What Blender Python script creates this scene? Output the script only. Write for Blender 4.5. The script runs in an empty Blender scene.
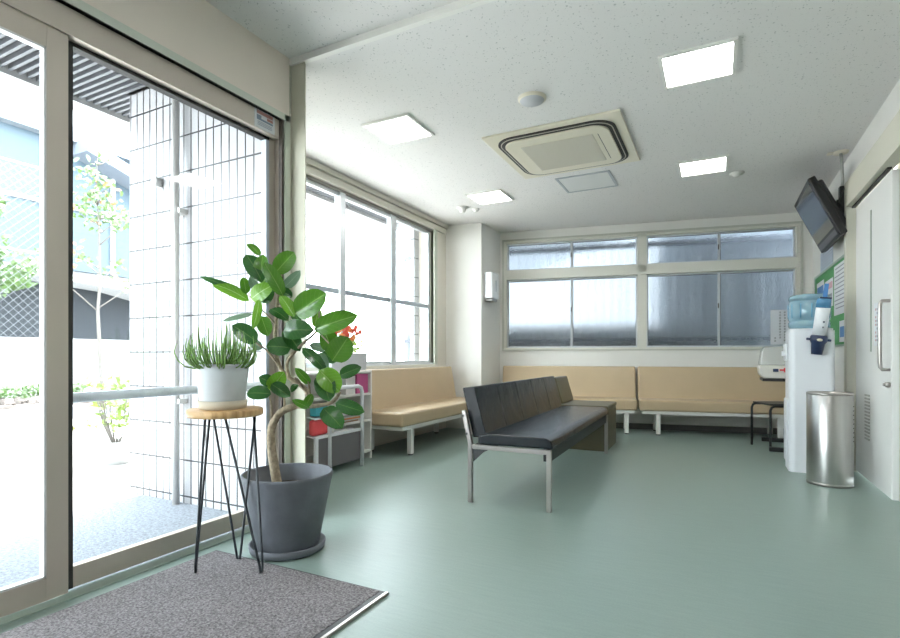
import bpy, bmesh, math, random
from mathutils import Vector, Matrix
random.seed(7)
R = math.radians
SC = bpy.context.scene
COL = SC.collection
H = 2.536          # ceiling height
HN = 2.56          # ceiling height by the entrance

# ------------------------------------------------------------------ helpers
class MB:
    """collects shapes that make up one mesh"""
    def __init__(s): s.bm = bmesh.new()
    def box(s, x0, x1, y0, y1, z0, z1, m=0, M=None, bev=0, seg=2):
        b = bmesh.new()
        vs = [b.verts.new((x, y, z)) for x in (x0, x1) for y in (y0, y1) for z in (z0, z1)]
        for f in ((0,1,3,2),(4,6,7,5),(0,4,5,1),(2,3,7,6),(0,2,6,4),(1,5,7,3)):
            b.faces.new([vs[i] for i in f])
        if bev: bmesh.ops.bevel(b, geom=b.edges[:], offset=bev, segments=seg, affect='EDGES', profile=.5)
        s._merge(b, m, M); return s
    def _merge(s, b, m=0, M=None, smooth=None):
        bmesh.ops.recalc_face_normals(b, faces=b.faces[:])
        if M is not None: bmesh.ops.transform(b, matrix=M, verts=b.verts[:])
        mp = {v: s.bm.verts.new(v.co) for v in b.verts}
        for f in b.faces:
            try:
                g = s.bm.faces.new([mp[v] for v in f.verts]); g.material_index = m
                g.smooth = f.smooth if smooth is None else smooth
            except ValueError: pass
        b.free()
    def prism(s, pts, a, b_, axis='x', m=0, M=None, bev=0, seg=2):
        """2-D outline extruded along an axis from a to b_"""
        b = bmesh.new()
        def P(p, t):
            return (t, p[0], p[1]) if axis == 'x' else (p[0], t, p[1]) if axis == 'y' else (p[0], p[1], t)
        A = [b.verts.new(P(p, a)) for p in pts]; B = [b.verts.new(P(p, b_)) for p in pts]
        b.faces.new(A); b.faces.new(B[::-1])
        n = len(pts)
        for i in range(n): b.faces.new((A[i], B[i], B[(i+1) % n], A[(i+1) % n]))
        bmesh.ops.recalc_face_normals(b, faces=b.faces[:])
        if bev: bmesh.ops.bevel(b, geom=b.edges[:], offset=bev, segments=seg, affect='EDGES', profile=.5)
        s._merge(b, m, M); return s
    def tube(s, pts, r, n=8, m=0, M=None, cap=True):
        pts = [Vector(p) for p in pts]
        rs = r if isinstance(r, (list, tuple)) else [r]*len(pts)
        b = bmesh.new(); rings = []
        up = None
        for i, p in enumerate(pts):
            d = (pts[min(i+1, len(pts)-1)] - pts[max(i-1, 0)]).normalized()
            if up is None:
                up = Vector((0, 0, 1)) if abs(d.z) < .9 else Vector((1, 0, 0))
            a = d.cross(up).normalized(); up = a.cross(d).normalized()
            rings.append([b.verts.new(p + rs[i]*(a*math.cos(2*math.pi*k/n) + up*math.sin(2*math.pi*k/n))) for k in range(n)])
        for i in range(len(rings)-1):
            for k in range(n):
                f = b.faces.new((rings[i][k], rings[i][(k+1) % n], rings[i+1][(k+1) % n], rings[i+1][k])); f.smooth = True
        if cap: b.faces.new(rings[0][::-1]); b.faces.new(rings[-1])
        s._merge(b, m, M); return s
    def lathe(s, prof, c=(0, 0, 0), n=40, m=0, M=None, smooth=True):
        b = bmesh.new(); rings = []
        for r, z in prof:
            if r < 1e-6: rings.append([b.verts.new((c[0], c[1], c[2]+z))])
            else: rings.append([b.verts.new((c[0]+r*math.cos(2*math.pi*k/n), c[1]+r*math.sin(2*math.pi*k/n), c[2]+z)) for k in range(n)])
        for A, B in zip(rings, rings[1:]):
            for k in range(n):
                k2 = (k+1) % n
                if len(A) == 1 and len(B) == 1: continue
                if len(A) == 1: f = b.faces.new((A[0], B[k2], B[k]))
                elif len(B) == 1: f = b.faces.new((A[k], A[k2], B[0]))
                else: f = b.faces.new((A[k], A[k2], B[k2], B[k]))
                f.smooth = smooth
        s._merge(b, m, M); return s
    def quad(s, *ps, m=0):
        f = s.bm.faces.new([s.bm.verts.new(p) for p in ps]); f.material_index = m; return s
    def build(s, name, mats, parent=None, loc=(0, 0, 0), rot=(0, 0, 0), kind=None, label=None):
        me = bpy.data.meshes.new(name); s.bm.to_mesh(me); s.bm.free()
        for k in (mats if isinstance(mats, (list, tuple)) else [mats]): me.materials.append(k)
        o = bpy.data.objects.new(name, me); COL.objects.link(o)
        o.location = loc; o.rotation_euler = rot
        if parent: o.parent = parent
        if kind: o['kind'] = kind
        if label: o['label'] = label
        return o

def thing(name, label, cat, loc=(0, 0, 0), rz=0, group=None, rot=None):
    o = bpy.data.objects.new(name, None); COL.objects.link(o)
    o.empty_display_size = .1
    o.location = loc; o.rotation_euler = rot if rot else (0, 0, rz)
    o['label'] = label; o['category'] = cat
    if group: o['group'] = group
    return o
def tag(o, label, cat, group=None):
    o['label'] = label; o['category'] = cat
    if group: o['group'] = group
    return o
def copy_tree(o, parent=None):
    c = o.copy(); COL.objects.link(c)
    if parent: c.parent = parent
    for ch in [x for x in bpy.data.objects if x.parent == o]: copy_tree(ch, c)
    return c
def struct(name, mb, mat, **k):
    return mb.build(name, mat, kind='structure', **k)

# ------------------------------------------------------------------ materials
def mat(name, col, rough=.5, metal=0, noise=0, nscale=20, bump=0, bscale=60, spec=.5, coat=0, alpha=None, trans=0, stretch=None):
    m = bpy.data.materials.new(name); m.use_nodes = True
    N = m.node_tree.nodes; L = m.node_tree.links
    p = N['Principled BSDF']
    p.inputs['Base Color'].default_value = (*col, 1)
    p.inputs['Roughness'].default_value = rough
    p.inputs['Metallic'].default_value = metal
    p.inputs['Specular IOR Level'].default_value = spec
    p.inputs['Coat Weight'].default_value = coat
    p.inputs['Transmission Weight'].default_value = trans
    tc = N.new('ShaderNodeTexCoord'); mp = N.new('ShaderNodeMapping')
    if stretch: mp.inputs['Scale'].default_value = stretch
    L.new(tc.outputs['Object'], mp.inputs[0])
    if noise:
        t = N.new('ShaderNodeTexNoise'); t.inputs['Scale'].default_value = nscale; t.inputs['Detail'].default_value = 4
        L.new(mp.outputs[0], t.inputs['Vector'])
        r = N.new('ShaderNodeMapRange'); r.inputs['From Min'].default_value = .3; r.inputs['From Max'].default_value = .7
        r.inputs['To Min'].default_value = 1-noise; r.inputs['To Max'].default_value = 1+noise
        L.new(t.outputs['Fac'], r.inputs['Value'])
        x = N.new('ShaderNodeMix'); x.data_type = 'RGBA'; x.blend_type = 'MULTIPLY'; x.inputs[0].default_value = 1
        x.inputs[6].default_value = (*col, 1); L.new(r.outputs[0], x.inputs[7]); L.new(x.outputs[2], p.inputs['Base Color'])
    if bump:
        t = N.new('ShaderNodeTexNoise'); t.inputs['Scale'].default_value = bscale; t.inputs['Detail'].default_value = 3
        L.new(mp.outputs[0], t.inputs['Vector'])
        b = N.new('ShaderNodeBump'); b.inputs['Strength'].default_value = bump; b.inputs['Distance'].default_value = .01
        L.new(t.outputs['Fac'], b.inputs['Height']); L.new(b.outputs[0], p.inputs['Normal'])
    return m
def emis(name, col, s):
    m = bpy.data.materials.new(name); m.use_nodes = True
    N = m.node_tree.nodes; L = m.node_tree.links
    p = N['Principled BSDF']; p.inputs['Base Color'].default_value = (.9, .9, .9, 1)
    p.inputs['Emission Color'].default_value = (*col, 1); p.inputs['Emission Strength'].default_value = s
    return m
def schlick(N, L, f0=.04, k=1.0):
    """view-angle reflectance that works on both faces of a pane"""
    lw = N.new('ShaderNodeLayerWeight'); lw.inputs['Blend'].default_value = .5
    pw = N.new('ShaderNodeMath'); pw.operation = 'POWER'; pw.inputs[1].default_value = 5; L.new(lw.outputs['Facing'], pw.inputs[0])
    ma = N.new('ShaderNodeMath'); ma.operation = 'MULTIPLY_ADD'; ma.inputs[1].default_value = (1-f0)*k; ma.inputs[2].default_value = f0*k
    L.new(pw.outputs[0], ma.inputs[0]); return ma.outputs[0]
def glass(name, tint=(1, 1, 1), refl=1.0):
    m = bpy.data.materials.new(name); m.use_nodes = True
    N = m.node_tree.nodes; L = m.node_tree.links
    N.remove(N['Principled BSDF'])
    t = N.new('ShaderNodeBsdfTransparent'); t.inputs[0].default_value = (*tint, 1)
    g = N.new('ShaderNodeBsdfGlossy'); g.inputs['Roughness'].default_value = .0
    mx = N.new('ShaderNodeMixShader')
    L.new(schlick(N, L, .04, refl), mx.inputs[0])
    L.new(t.outputs[0], mx.inputs[1]); L.new(g.outputs[0], mx.inputs[2])
    L.new(mx.outputs[0], N['Material Output'].inputs[0])
    return m

WALL = mat('wall paint', (.74, .70, .62), .75, noise=.02, nscale=3, bump=.08, bscale=180)
LINTEL = mat('entrance wall paint', (.80, .715, .63), .75, noise=.02, nscale=3)
WHITE_WALL = mat('white wall paint', (.80, .79, .75), .7, noise=.015, nscale=3)
PILLARP = mat('pillar paint', (.56, .54, .44), .7)
PALE = mat('pale green jamb paint', (.60, .63, .54), .5)
ALU = mat('window aluminium', (.66, .69, .71), .38, .55)
CREAM_ALU = mat('cream window frame', (.70, .69, .62), .45)
SHADOWGAP = mat('black gasket', (.03, .028, .026), .6)
TAUPE = mat('taupe door frame', (.55, .49, .425), .42, .3, noise=.04, nscale=6, stretch=(1, 1, .2))
WHITEP = mat('white powder coat', (.82, .81, .77), .4)
DOORP = mat('white door laminate', (.76, .76, .73), .45, noise=.015, nscale=4)
CHROME = mat('polished steel', (.44, .41, .39), .28, 1, noise=.05, nscale=8)
BRUSHED = mat('brushed steel', (.47, .46, .44), .30, 1, noise=.06, nscale=30, stretch=(1, 1, .05))
DARKST = mat('dark steel wire', (.035, .042, .05), .38, .3)
BLACKP = mat('black plastic', (.012, .012, .013), .42)
DGREY = mat('dark grey plastic', (.035, .035, .038), .45)
BEIGE = mat('beige vinyl', (.56, .435, .28), .38, bump=.10, bscale=140, noise=.03, nscale=5, coat=.15)
NAVY = mat('navy black vinyl', (.009, .012, .016), .27, bump=.5, bscale=9, spec=.4)
OLIVE = mat('olive vinyl', (.10, .088, .045), .4, bump=.15, bscale=20)
PLW = mat('white plastic', (.78, .80, .83), .32)
CREAMP = mat('cream plastic', (.76, .71, .58), .45)
GRILLE = mat('grey beige grille', (.64, .61, .53), .6)
LAMP = emis('lamp diffuser', (1, .985, .965), 6.6)
CLEAR = glass('clear glass', (.97, .985, .98), 1.0)
TILE_G = mat('grout', (.22, .22, .22), .8)
CONC = mat('grey planter concrete', (.125, .135, .155), .6, noise=.16, nscale=9, bump=.1, bscale=60)
SOIL = mat('soil', (.05, .035, .022), .95, bump=1, bscale=60)
GREYPOT = mat('pale grey ceramic', (.60, .63, .65), .5, noise=.03, nscale=12)
SAUCER = mat('unglazed beige saucer', (.62, .56, .45), .7)
BARK = mat('pale bark', (.36, .29, .20), .8, noise=.35, nscale=60, bump=.6, bscale=70)
DKBARK = mat('grey brown bark', (.10, .09, .08), .85, noise=.25, nscale=30)
CONCR = mat('outdoor concrete', (.42, .41, .40), .85, noise=.06, nscale=1.5)
ASPH = mat('asphalt', (.13, .14, .16), .9, noise=.08, nscale=8)
OUTW = mat('outdoor white render', (.36, .36, .36), .8)
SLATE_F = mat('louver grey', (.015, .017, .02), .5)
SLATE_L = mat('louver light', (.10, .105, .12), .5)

def wood_mat():
    m = mat('oak stool top', (.62, .38, .17), .45)
    N = m.node_tree.nodes; L = m.node_tree.links; p = N['Principled BSDF']
    tc = N.new('ShaderNodeTexCoord'); mp = N.new('ShaderNodeMapping'); mp.inputs['Scale'].default_value = (3, 40, 3)
    n = N.new('ShaderNodeTexNoise'); n.inputs['Scale'].default_value = 2.2; n.inputs['Detail'].default_value = 6
    r = N.new('ShaderNodeValToRGB'); r.color_ramp.elements[0].position = .35; r.color_ramp.elements[1].position = .68
    r.color_ramp.elements[0].color = (.46, .26, .10, 1); r.color_ramp.elements[1].color = (.70, .46, .22, 1)
    L.new(tc.outputs['Object'], mp.inputs[0]); L.new(mp.outputs[0], n.inputs['Vector']); L.new(n.outputs['Fac'], r.inputs[0]); L.new(r.outputs[0], p.inputs['Base Color'])
    return m
OAK = wood_mat()

def floor_mat():
    m = mat('green vinyl floor', (.22, .32, .285), .3)
    N = m.node_tree.nodes; L = m.node_tree.links; p = N['Principled BSDF']
    tc = N.new('ShaderNodeTexCoord')
    n1 = N.new('ShaderNodeTexNoise'); n1.inputs['Scale'].default_value = 140; n1.inputs['Detail'].default_value = 3
    n2 = N.new('ShaderNodeTexNoise'); n2.inputs['Scale'].default_value = 1.7; n2.inputs['Detail'].default_value = 5
    mp = N.new('ShaderNodeMapping'); mp.inputs['Scale'].default_value = (6, 60, 1)
    n3 = N.new('ShaderNodeTexNoise'); n3.inputs['Scale'].default_value = 1.2; n3.inputs['Detail'].default_value = 4
    L.new(tc.outputs['Object'], n1.inputs['Vector']); L.new(tc.outputs['Object'], n2.inputs['Vector'])
    L.new(tc.outputs['Object'], mp.inputs[0]); L.new(mp.outputs[0], n3.inputs['Vector'])
    a = N.new('ShaderNodeMath'); a.operation = 'ADD'; L.new(n1.outputs['Fac'], a.inputs[0]); L.new(n2.outputs['Fac'], a.inputs[1])
    b = N.new('ShaderNodeMath'); b.operation = 'ADD'; L.new(a.outputs[0], b.inputs[0]); L.new(n3.outputs['Fac'], b.inputs[1])
    r = N.new('ShaderNodeValToRGB'); e = r.color_ramp.elements
    c = N.new('ShaderNodeMapRange'); c.inputs['From Min'].default_value = 1.0; c.inputs['From Max'].default_value = 2.0
    L.new(b.outputs[0], c.inputs['Value']); L.new(c.outputs[0], r.inputs[0])
    e[0].color = (.215, .29, .258, 1); e[1].color = (.265, .35, .315, 1)
    L.new(r.outputs[0], p.inputs['Base Color'])
    rr = N.new('ShaderNodeMapRange'); rr.inputs['To Min'].default_value = .30; rr.inputs['To Max'].default_value = .40
    L.new(n2.outputs['Fac'], rr.inputs['Value']); L.new(rr.outputs[0], p.inputs['Roughness'])
    bp = N.new('ShaderNodeBump'); bp.inputs['Strength'].default_value = .12; bp.inputs['Distance'].default_value = .003
    L.new(n1.outputs['Fac'], bp.inputs['Height']); L.new(bp.outputs[0], p.inputs['Normal'])
    return m
FLOOR = floor_mat()

def ceil_mat():
    m = mat('rock wool ceiling board', (.75, .74, .72), .9)
    N = m.node_tree.nodes; L = m.node_tree.links; p = N['Principled BSDF']
    tc = N.new('ShaderNodeTexCoord')
    v = N.new('ShaderNodeTexVoronoi'); v.inputs['Scale'].default_value = 70; v.inputs['Randomness'].default_value = 1
    n0 = N.new('ShaderNodeTexNoise'); n0.inputs['Scale'].default_value = 90; n0.inputs['Detail'].default_value = 2
    ad = N.new('ShaderNodeMix'); ad.data_type = 'RGBA'; ad.blend_type = 'LINEAR_LIGHT'; ad.inputs[0].default_value = .012
    L.new(tc.outputs['Object'], ad.inputs[6]); L.new(n0.outputs['Color'], ad.inputs[7]); L.new(tc.outputs['Object'], n0.inputs['Vector'])
    L.new(ad.outputs[2], v.inputs['Vector'])
    sep = N.new('ShaderNodeSeparateColor'); L.new(v.outputs['Color'], sep.inputs[0])
    k = N.new('ShaderNodeMapRange'); k.inputs['From Min'].default_value = .25; k.inputs['From Max'].default_value = 1.0
    k.inputs['To Min'].default_value = 0; k.inputs['To Max'].default_value = .30
    L.new(sep.outputs[0], k.inputs['Value'])
    lt = N.new('ShaderNodeMath'); lt.operation = 'LESS_THAN'; L.new(v.outputs['Distance'], lt.inputs[0]); L.new(k.outputs[0], lt.inputs[1])
    x = N.new('ShaderNodeMix'); x.data_type = 'RGBA'; x.inputs[6].default_value = (.775, .76, .745, 1); x.inputs[7].default_value = (.47, .47, .46, 1)
    L.new(lt.outputs[0], x.inputs[0]); L.new(x.outputs[2], p.inputs['Base Color'])
    bp = N.new('ShaderNodeBump'); bp.inputs['Strength'].default_value = .5; bp.inputs['Distance'].default_value = .004; bp.invert = True
    L.new(lt.outputs[0], bp.inputs['Height']); L.new(bp.outputs[0], p.inputs['Normal'])
    return m
CEIL = ceil_mat()

def mat_mat():
    m = mat('grey loop doormat', (.2, .18, .18), .95)
    N = m.node_tree.nodes; L = m.node_tree.links; p = N['Principled BSDF']
    tc = N.new('ShaderNodeTexCoord')
    n1 = N.new('ShaderNodeTexNoise'); n1.inputs['Scale'].default_value = 130; n1.inputs['Detail'].default_value = 5; n1.inputs['Roughness'].default_value = .7
    L.new(tc.outputs['Object'], n1.inputs['Vector'])
    r = N.new('ShaderNodeValToRGB'); e = r.color_ramp.elements; e[0].position = .36; e[1].position = .66
    e[0].color = (.075, .066, .07, 1); e[1].color = (.36, .335, .345, 1)
    L.new(n1.outputs['Fac'], r.inputs[0]); L.new(r.outputs[0], p.inputs['Base Color'])
    bp = N.new('ShaderNodeBump'); bp.inputs['Strength'].default_value = .8; bp.inputs['Distance'].default_value = .006
    L.new(n1.outputs['Fac'], bp.inputs['Height']); L.new(bp.outputs[0], p.inputs['Normal'])
    return m
MATM = mat_mat()

def tile_mat():
    """tall white tiles in a straight grid, thin grey joints"""
    m = mat('white stacked tile', (.86, .86, .86), .3)
    N = m.node_tree.nodes; L = m.node_tree.links; p = N['Principled BSDF']
    tc = N.new('ShaderNodeTexCoord'); sp = N.new('ShaderNodeSeparateXYZ'); L.new(tc.outputs['Object'], sp.inputs[0])
    outs = []
    for ax, per, w in ((0, .0692, .15), (2, .2303, .045)):
        a = N.new('ShaderNodeMath'); a.operation = 'DIVIDE'; a.inputs[1].default_value = per; L.new(sp.outputs[ax], a.inputs[0])
        f = N.new('ShaderNodeMath'); f.operation = 'FRACT'; L.new(a.outputs[0], f.inputs[0])
        l = N.new('ShaderNodeMath'); l.operation = 'LESS_THAN'; l.inputs[1].default_value = w; L.new(f.outputs[0], l.inputs[0])
        outs.append(l)
    mx = N.new('ShaderNodeMath'); mx.operation = 'MAXIMUM'; L.new(outs[0].outputs[0], mx.inputs[0]); L.new(outs[1].outputs[0], mx.inputs[1])
    x = N.new('ShaderNodeMix'); x.data_type = 'RGBA'; x.inputs[6].default_value = (.38, .38, .39, 1); x.inputs[7].default_value = (.012, .012, .014, 1)
    L.new(mx.outputs[0], x.inputs[0]); L.new(x.outputs[2], p.inputs['Base Color'])
    return m
TILE = tile_mat()

def frost_mat():
    m = bpy.data.materials.new('frosted glass'); m.use_nodes = True
    N = m.node_tree.nodes; L = m.node_tree.links
    N.remove(N['Principled BSDF'])
    tc = N.new('ShaderNodeTexCoord'); mp = N.new('ShaderNodeMapping'); mp.inputs['Scale'].default_value = (1, 1, .55)
    L.new(tc.outputs['Object'], mp.inputs[0])
    n = N.new('ShaderNodeTexNoise'); n.inputs['Scale'].default_value = 85; n.inputs['Detail'].default_value = 2
    L.new(mp.outputs[0], n.inputs['Vector'])
    bp = N.new('ShaderNodeBump'); bp.inputs['Strength'].default_value = .6; bp.inputs['Distance'].default_value = .012
    L.new(n.outputs['Fac'], bp.inputs['Height'])
    rf = N.new('ShaderNodeBsdfRefraction'); rf.inputs['Roughness'].default_value = .20; rf.inputs['IOR'].default_value = 1.25
    rf.inputs['Color'].default_value = (.93, .96, .98, 1)
    gl = N.new('ShaderNodeBsdfGlossy'); gl.inputs['Roughness'].default_value = .12
    L.new(bp.outputs[0], rf.inputs['Normal']); L.new(bp.outputs[0], gl.inputs['Normal'])
    mx = N.new('ShaderNodeMixShader'); L.new(schlick(N, L), mx.inputs[0]); L.new(rf.outputs[0], mx.inputs[1]); L.new(gl.outputs[0], mx.inputs[2])
    L.new(mx.outputs[0], N['Material Output'].inputs[0])
    return m
FROST = frost_mat()

def leaf_mat(name, a, b, vein):
    m = mat(name, a, .22, spec=.6, coat=.15)
    N = m.node_tree.nodes; L = m.node_tree.links; p = N['Principled BSDF']
    uv = N.new('ShaderNodeUVMap'); uv.uv_map = 'UVMap'; sp = N.new('ShaderNodeSeparateXYZ'); L.new(uv.outputs[0], sp.inputs[0])
    d = N.new('ShaderNodeMath'); d.operation = 'SUBTRACT'; d.inputs[1].default_value = .5; L.new(sp.outputs[0], d.inputs[0])
    ab = N.new('ShaderNodeMath'); ab.operation = 'ABSOLUTE'; L.new(d.outputs[0], ab.inputs[0])
    # side veins: stripes of v - k|u|
    s1 = N.new('ShaderNodeMath'); s1.operation = 'MULTIPLY_ADD'; s1.inputs[1].default_value = -.5; L.new(ab.outputs[0], s1.inputs[0]); L.new(sp.outputs[1], s1.inputs[2])
    s2 = N.new('ShaderNodeMath'); s2.operation = 'MULTIPLY'; s2.inputs[1].default_value = 8; L.new(s1.outputs[0], s2.inputs[0])
    s3 = N.new('ShaderNodeMath'); s3.operation = 'FRACT'; L.new(s2.outputs[0], s3.inputs[0])
    s4 = N.new('ShaderNodeMath'); s4.operation = 'LESS_THAN'; s4.inputs[1].default_value = .1; L.new(s3.outputs[0], s4.inputs[0])
    s5 = N.new('ShaderNodeMath'); s5.operation = 'MULTIPLY'; s5.inputs[1].default_value = .3; L.new(s4.outputs[0], s5.inputs[0])
    md = N.new('ShaderNodeMath'); md.operation = 'LESS_THAN'; md.inputs[1].default_value = .022; L.new(ab.outputs[0], md.inputs[0])
    mm = N.new('ShaderNodeMath'); mm.operation = 'MAXIMUM'; L.new(md.outputs[0], mm.inputs[0]); L.new(s5.outputs[0], mm.inputs[1])
    tc = N.new('ShaderNodeTexCoord'); n = N.new('ShaderNodeTexNoise'); n.inputs['Scale'].default_value = 12; L.new(tc.outputs['Object'], n.inputs['Vector'])
    x0 = N.new('ShaderNodeMix'); x0.data_type = 'RGBA'; x0.inputs[6].default_value = (*a, 1); x0.inputs[7].default_value = (*b, 1); L.new(n.outputs['Fac'], x0.inputs[0])
    x = N.new('ShaderNodeMix'); x.data_type = 'RGBA'; x.inputs[7].default_value = (*vein, 1)
    L.new(mm.outputs[0], x.inputs[0]); L.new(x0.outputs[2], x.inputs[6]); L.new(x.outputs[2], p.inputs['Base Color'])
    tr = N.new('ShaderNodeBsdfTranslucent'); L.new(x.outputs[2], tr.inputs[0])
    mx = N.new('ShaderNodeMixShader'); mx.inputs[0].default_value = .3
    L.new(p.outputs[0], mx.inputs[1]); L.new(tr.outputs[0], mx.inputs[2]); L.new(mx.outputs[0], N['Material Output'].inputs[0])
    return m
LEAF_D = leaf_mat('dark ficus leaf', (.022, .09, .022), (.04, .145, .028), (.11, .22, .06))
LEAF_M = leaf_mat('green ficus leaf', (.055, .18, .014), (.09, .25, .02), (.20, .38, .07))
LEAF_L = leaf_mat('young ficus leaf', (.13, .34, .02), (.19, .42, .04), (.40, .60, .18))
LEAF_G = leaf_mat('grey green leaf underside', (.16, .27, .17), (.22, .33, .22), (.3, .4, .28))
SUCC = leaf_mat('pencil succulent green', (.15, .32, .07), (.30, .50, .14), (.30, .50, .14))
OUTLEAF = leaf_mat('outdoor leaf', (.05, .11, .035), (.10, .15, .045), (.1, .15, .05))
REDLEAF = leaf_mat('reddish young leaf', (.22, .09, .03), (.28, .13, .05), (.2, .1, .05))
YLEAFO = leaf_mat('outdoor shrub leaf', (.13, .20, .04), (.19, .27, .06), (.2, .3, .1))
YLEAF = leaf_mat('yellow green shrub leaf', (.35, .50, .10), (.48, .62, .16), (.5, .6, .2))

# ------------------------------------------------------------------ room shell
S0 = (-2.574, 6.485); AN = R(10.5)            # back wall: origin and direction
def bw(s, off=0):                             # back wall coordinates -> world x, y
    return (S0[0]+s*math.cos(AN)-off*math.sin(AN), S0[1]+s*math.sin(AN)+off*math.cos(AN))
RX = .954                                     # right wall plane
struct('floor', MB().prism([(-2.22, -2.2), (1.75, -2.2), (1.75, 4.2), (1.25, 4.2), (1.25, 7.5), (-3.2, 6.6), (-3.2, 2.22), (-2.22, 2.22)], -.12, 0, 'z'), FLOOR)
struct('ceiling', MB().box(-3.25, 1.75, 2.22, 7.4, H, H+.12), CEIL)
struct('ceiling_entrance', MB().box(-2.35, 1.75, -2.3, 2.19, HN, HN+.1), CEIL)
struct('trim_1', MB().box(-2.13, 1.75, 2.19, 2.222, H-.012, HN+.1), WHITEP)    # ceiling step

# entrance (left) wall: lintel above the doors, reveal, pillar
LX = -2.13
w = MB().box(LX-.22, LX, -2.3, 2.19, 2.215, HN+.02)
w.box(LX-.22, LX, -2.3, -1.2, 0, 2.215)
struct('wall_left', w, LINTEL)
struct('wall_left_pillar', MB().box(-2.30, LX, 2.192, 2.215, 0, H).prism([(LX, 2.205), (-2.03, 2.205), (-2.05, 2.235), (LX, 2.30)], 0, H, 'z'), PILLARP)
# pale green reveal trim around the entrance
t = MB().box(LX-.13, LX+.004, -1.2, 2.19, 2.20, 2.235).box(LX-.13, LX+.004, 2.155, 2.192, 0, 2.235)
struct('trim_2', t, PALE)
struct('trim_3', MB().box(LX-.05, LX+.005, -1.2, 2.15, -.02, .005), mat('green grey threshold', (.30, .38, .32), .4))       # threshold

# window wall of the seating bay
WX = -3.04
WY0, WY1, WZ0, WZ1 = 2.62, 5.49, .80, 2.40
w = MB().box(WX-.2, WX, 2.31, WY0, 0, H).box(WX-.2, WX, WY1, 5.95, 0, H)
w.box(WX-.2, WX, WY0, WY1, 0, WZ0).box(WX-.2, WX, WY0, WY1, WZ1+.02, H)
struct('wall_window_bay', w, WALL)
struct('wall_bay_end', MB().box(-3.24, LX, 2.218, 2.31, 0, H), WALL)
struct('trim_4', MB().box(WX-.02, WX+.045, 2.5, 5.80, 2.485, 2.53).box(WX-.02, WX+.03, 2.5, 5.78, 2.415, 2.468).box(WX, WX+.015, 2.5, 5.78, 2.468, 2.485), mat('cream window head trim', (.66, .64, .55), .5))
struct('trim_5', MB().box(WX-.06, WX+.05, 2.5, 5.52, .770, .803), CREAM_ALU)   # window sill
struct('trim_6', MB().box(WX-.03, WX+.02, WY1, WY1+.07, .8, 2.42), PALE)

# corner pillar
A = (-3.04, 5.82); B = (-2.587, 5.89)
struct('wall_corner_pillar', MB().prism([A, B, (-2.576, 6.55), (-3.2, 6.55), (-3.2, 5.82)], 0, H, 'z'), WHITE_WALL)
# back wall (with window opening s .051..3.465, z .985..2.41)
w = MB()
w.box(-.1, 4.2, 0, .18, 0, .985).box(-.1, 4.2, 0, .18, 2.41, H).box(-.1, .051, 0, .18, .985, 2.41).box(3.465, 4.2, 0, .18, .985, 2.41)
struct('wall_back', w, WHITE_WALL, loc=(S0[0], S0[1], 0), rot=(0, 0, AN))
struct('baseboard_back', MB().box(0, 3.56, -.012, 0, 0, .07), mat('dark baseboard', (.12, .115, .11), .5), loc=(S0[0], S0[1], 0), rot=(0, 0, AN))
# right wall: far part, end wall by the sliding door, near part, rear wall
struct('wall_right', MB().box(RX, RX+.12, 5.10, 7.3, 0, H).box(RX, RX+.12, 4.13, 5.10, 2.14, H).box(RX+.0, RX+.9, 2.222, 4.13, 2.14, H), WHITE_WALL)
struct('wall_right_end', MB().box(RX+.045, RX+.9, 4.12, 4.2, 0, 2.14), LINTEL)
struct('wall_right_near', MB().box(1.70, 1.82, -2.3, 4.2, 0, 2.66), WHITE_WALL)
struct('wall_rear', MB().box(-2.4, 1.82, -2.4, -2.2, 0, 2.66), WHITE_WALL)
struct('baseboard_right', MB().box(RX-.012, RX, 5.13, 7.12, 0, .07), mat('grey baseboard', (.2, .2, .19), .5))
# casing of the right sliding door
c = MB().box(.894, RX+.02, 2.23, 5.14, 2.065, 2.262).box(.894, RX+.02, 5.06, 5.14, 0, 2.065)
struct('trim_7', c, mat('cream door casing', (.60, .585, .49), .55))
struct('trim_8', MB().box(.93, .953, 4.10, 5.06, 2.052, 2.064), SHADOWGAP)

# ------------------------------------------------------------------ right sliding door
d = struct('door_1', MB().box(.954, .992, 4.11, 5.06, .012, 2.05, bev=.003), DOORP)
MB().box(.950, .9545, 4.588, 4.612, .93, 1.92).build('glass_slit', mat('grey green slit glass', (.28, .32, .27), .3), d)
v = MB()
for k in range(14): v.box(.948, .955, 4.64, 4.76, .30+k*.024, .312+k*.024)
v.build('vent_grille', mat('grey vent', (.45, .44, .40), .5), d)
hp = [(.954, 4.15, 1.245), (.915, 4.15, 1.245), (.905, 4.15, 1.23), (.903, 4.15, 1.2), (.903, 4.15, .86), (.905, 4.15, .83), (.915, 4.15, .815), (.954, 4.15, .815)]
MB().tube(hp, .011, 10).build('door_handle', CHROME, d)
MB().tube([(.954, 4.15, .72), (.93, 4.15, .72)], .016, 12).tube([(.93, 4.15, .72), (.918, 4.15, .72)], .009, 8).build('lock', CHROME, d)
s = MB().box(.9525, .954, 4.34, 4.52, .97, 1.26)
for k in range(4):
    for j in range(9):
        if (k*3+j) % 4: s.box(.9515, .953, 4.36+k*.035, 4.378+k*.035, 1.0+j*.026, 1.014+j*.026, m=1 if k % 3 else 2)
s.build('paper_sign', [mat('sign paper', (.78, .80, .82), .7), mat('sign blue ink', (.30, .36, .48), .7), mat('sign red ink', (.6, .33, .33), .7)], d)
MB().box(RX+.06, RX+.14, 4.112, 4.12, .78, .95).box(RX+.075, RX+.12, 4.108, 4.113, .83, .90).build('switch_plate', mat('switch grey', (.35, .34, .32), .4)).update_tag()
tag(bpy.data.objects['switch_plate'], 'small grey wall plate at the right edge beside the white sliding door', 'wall plate')

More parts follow.
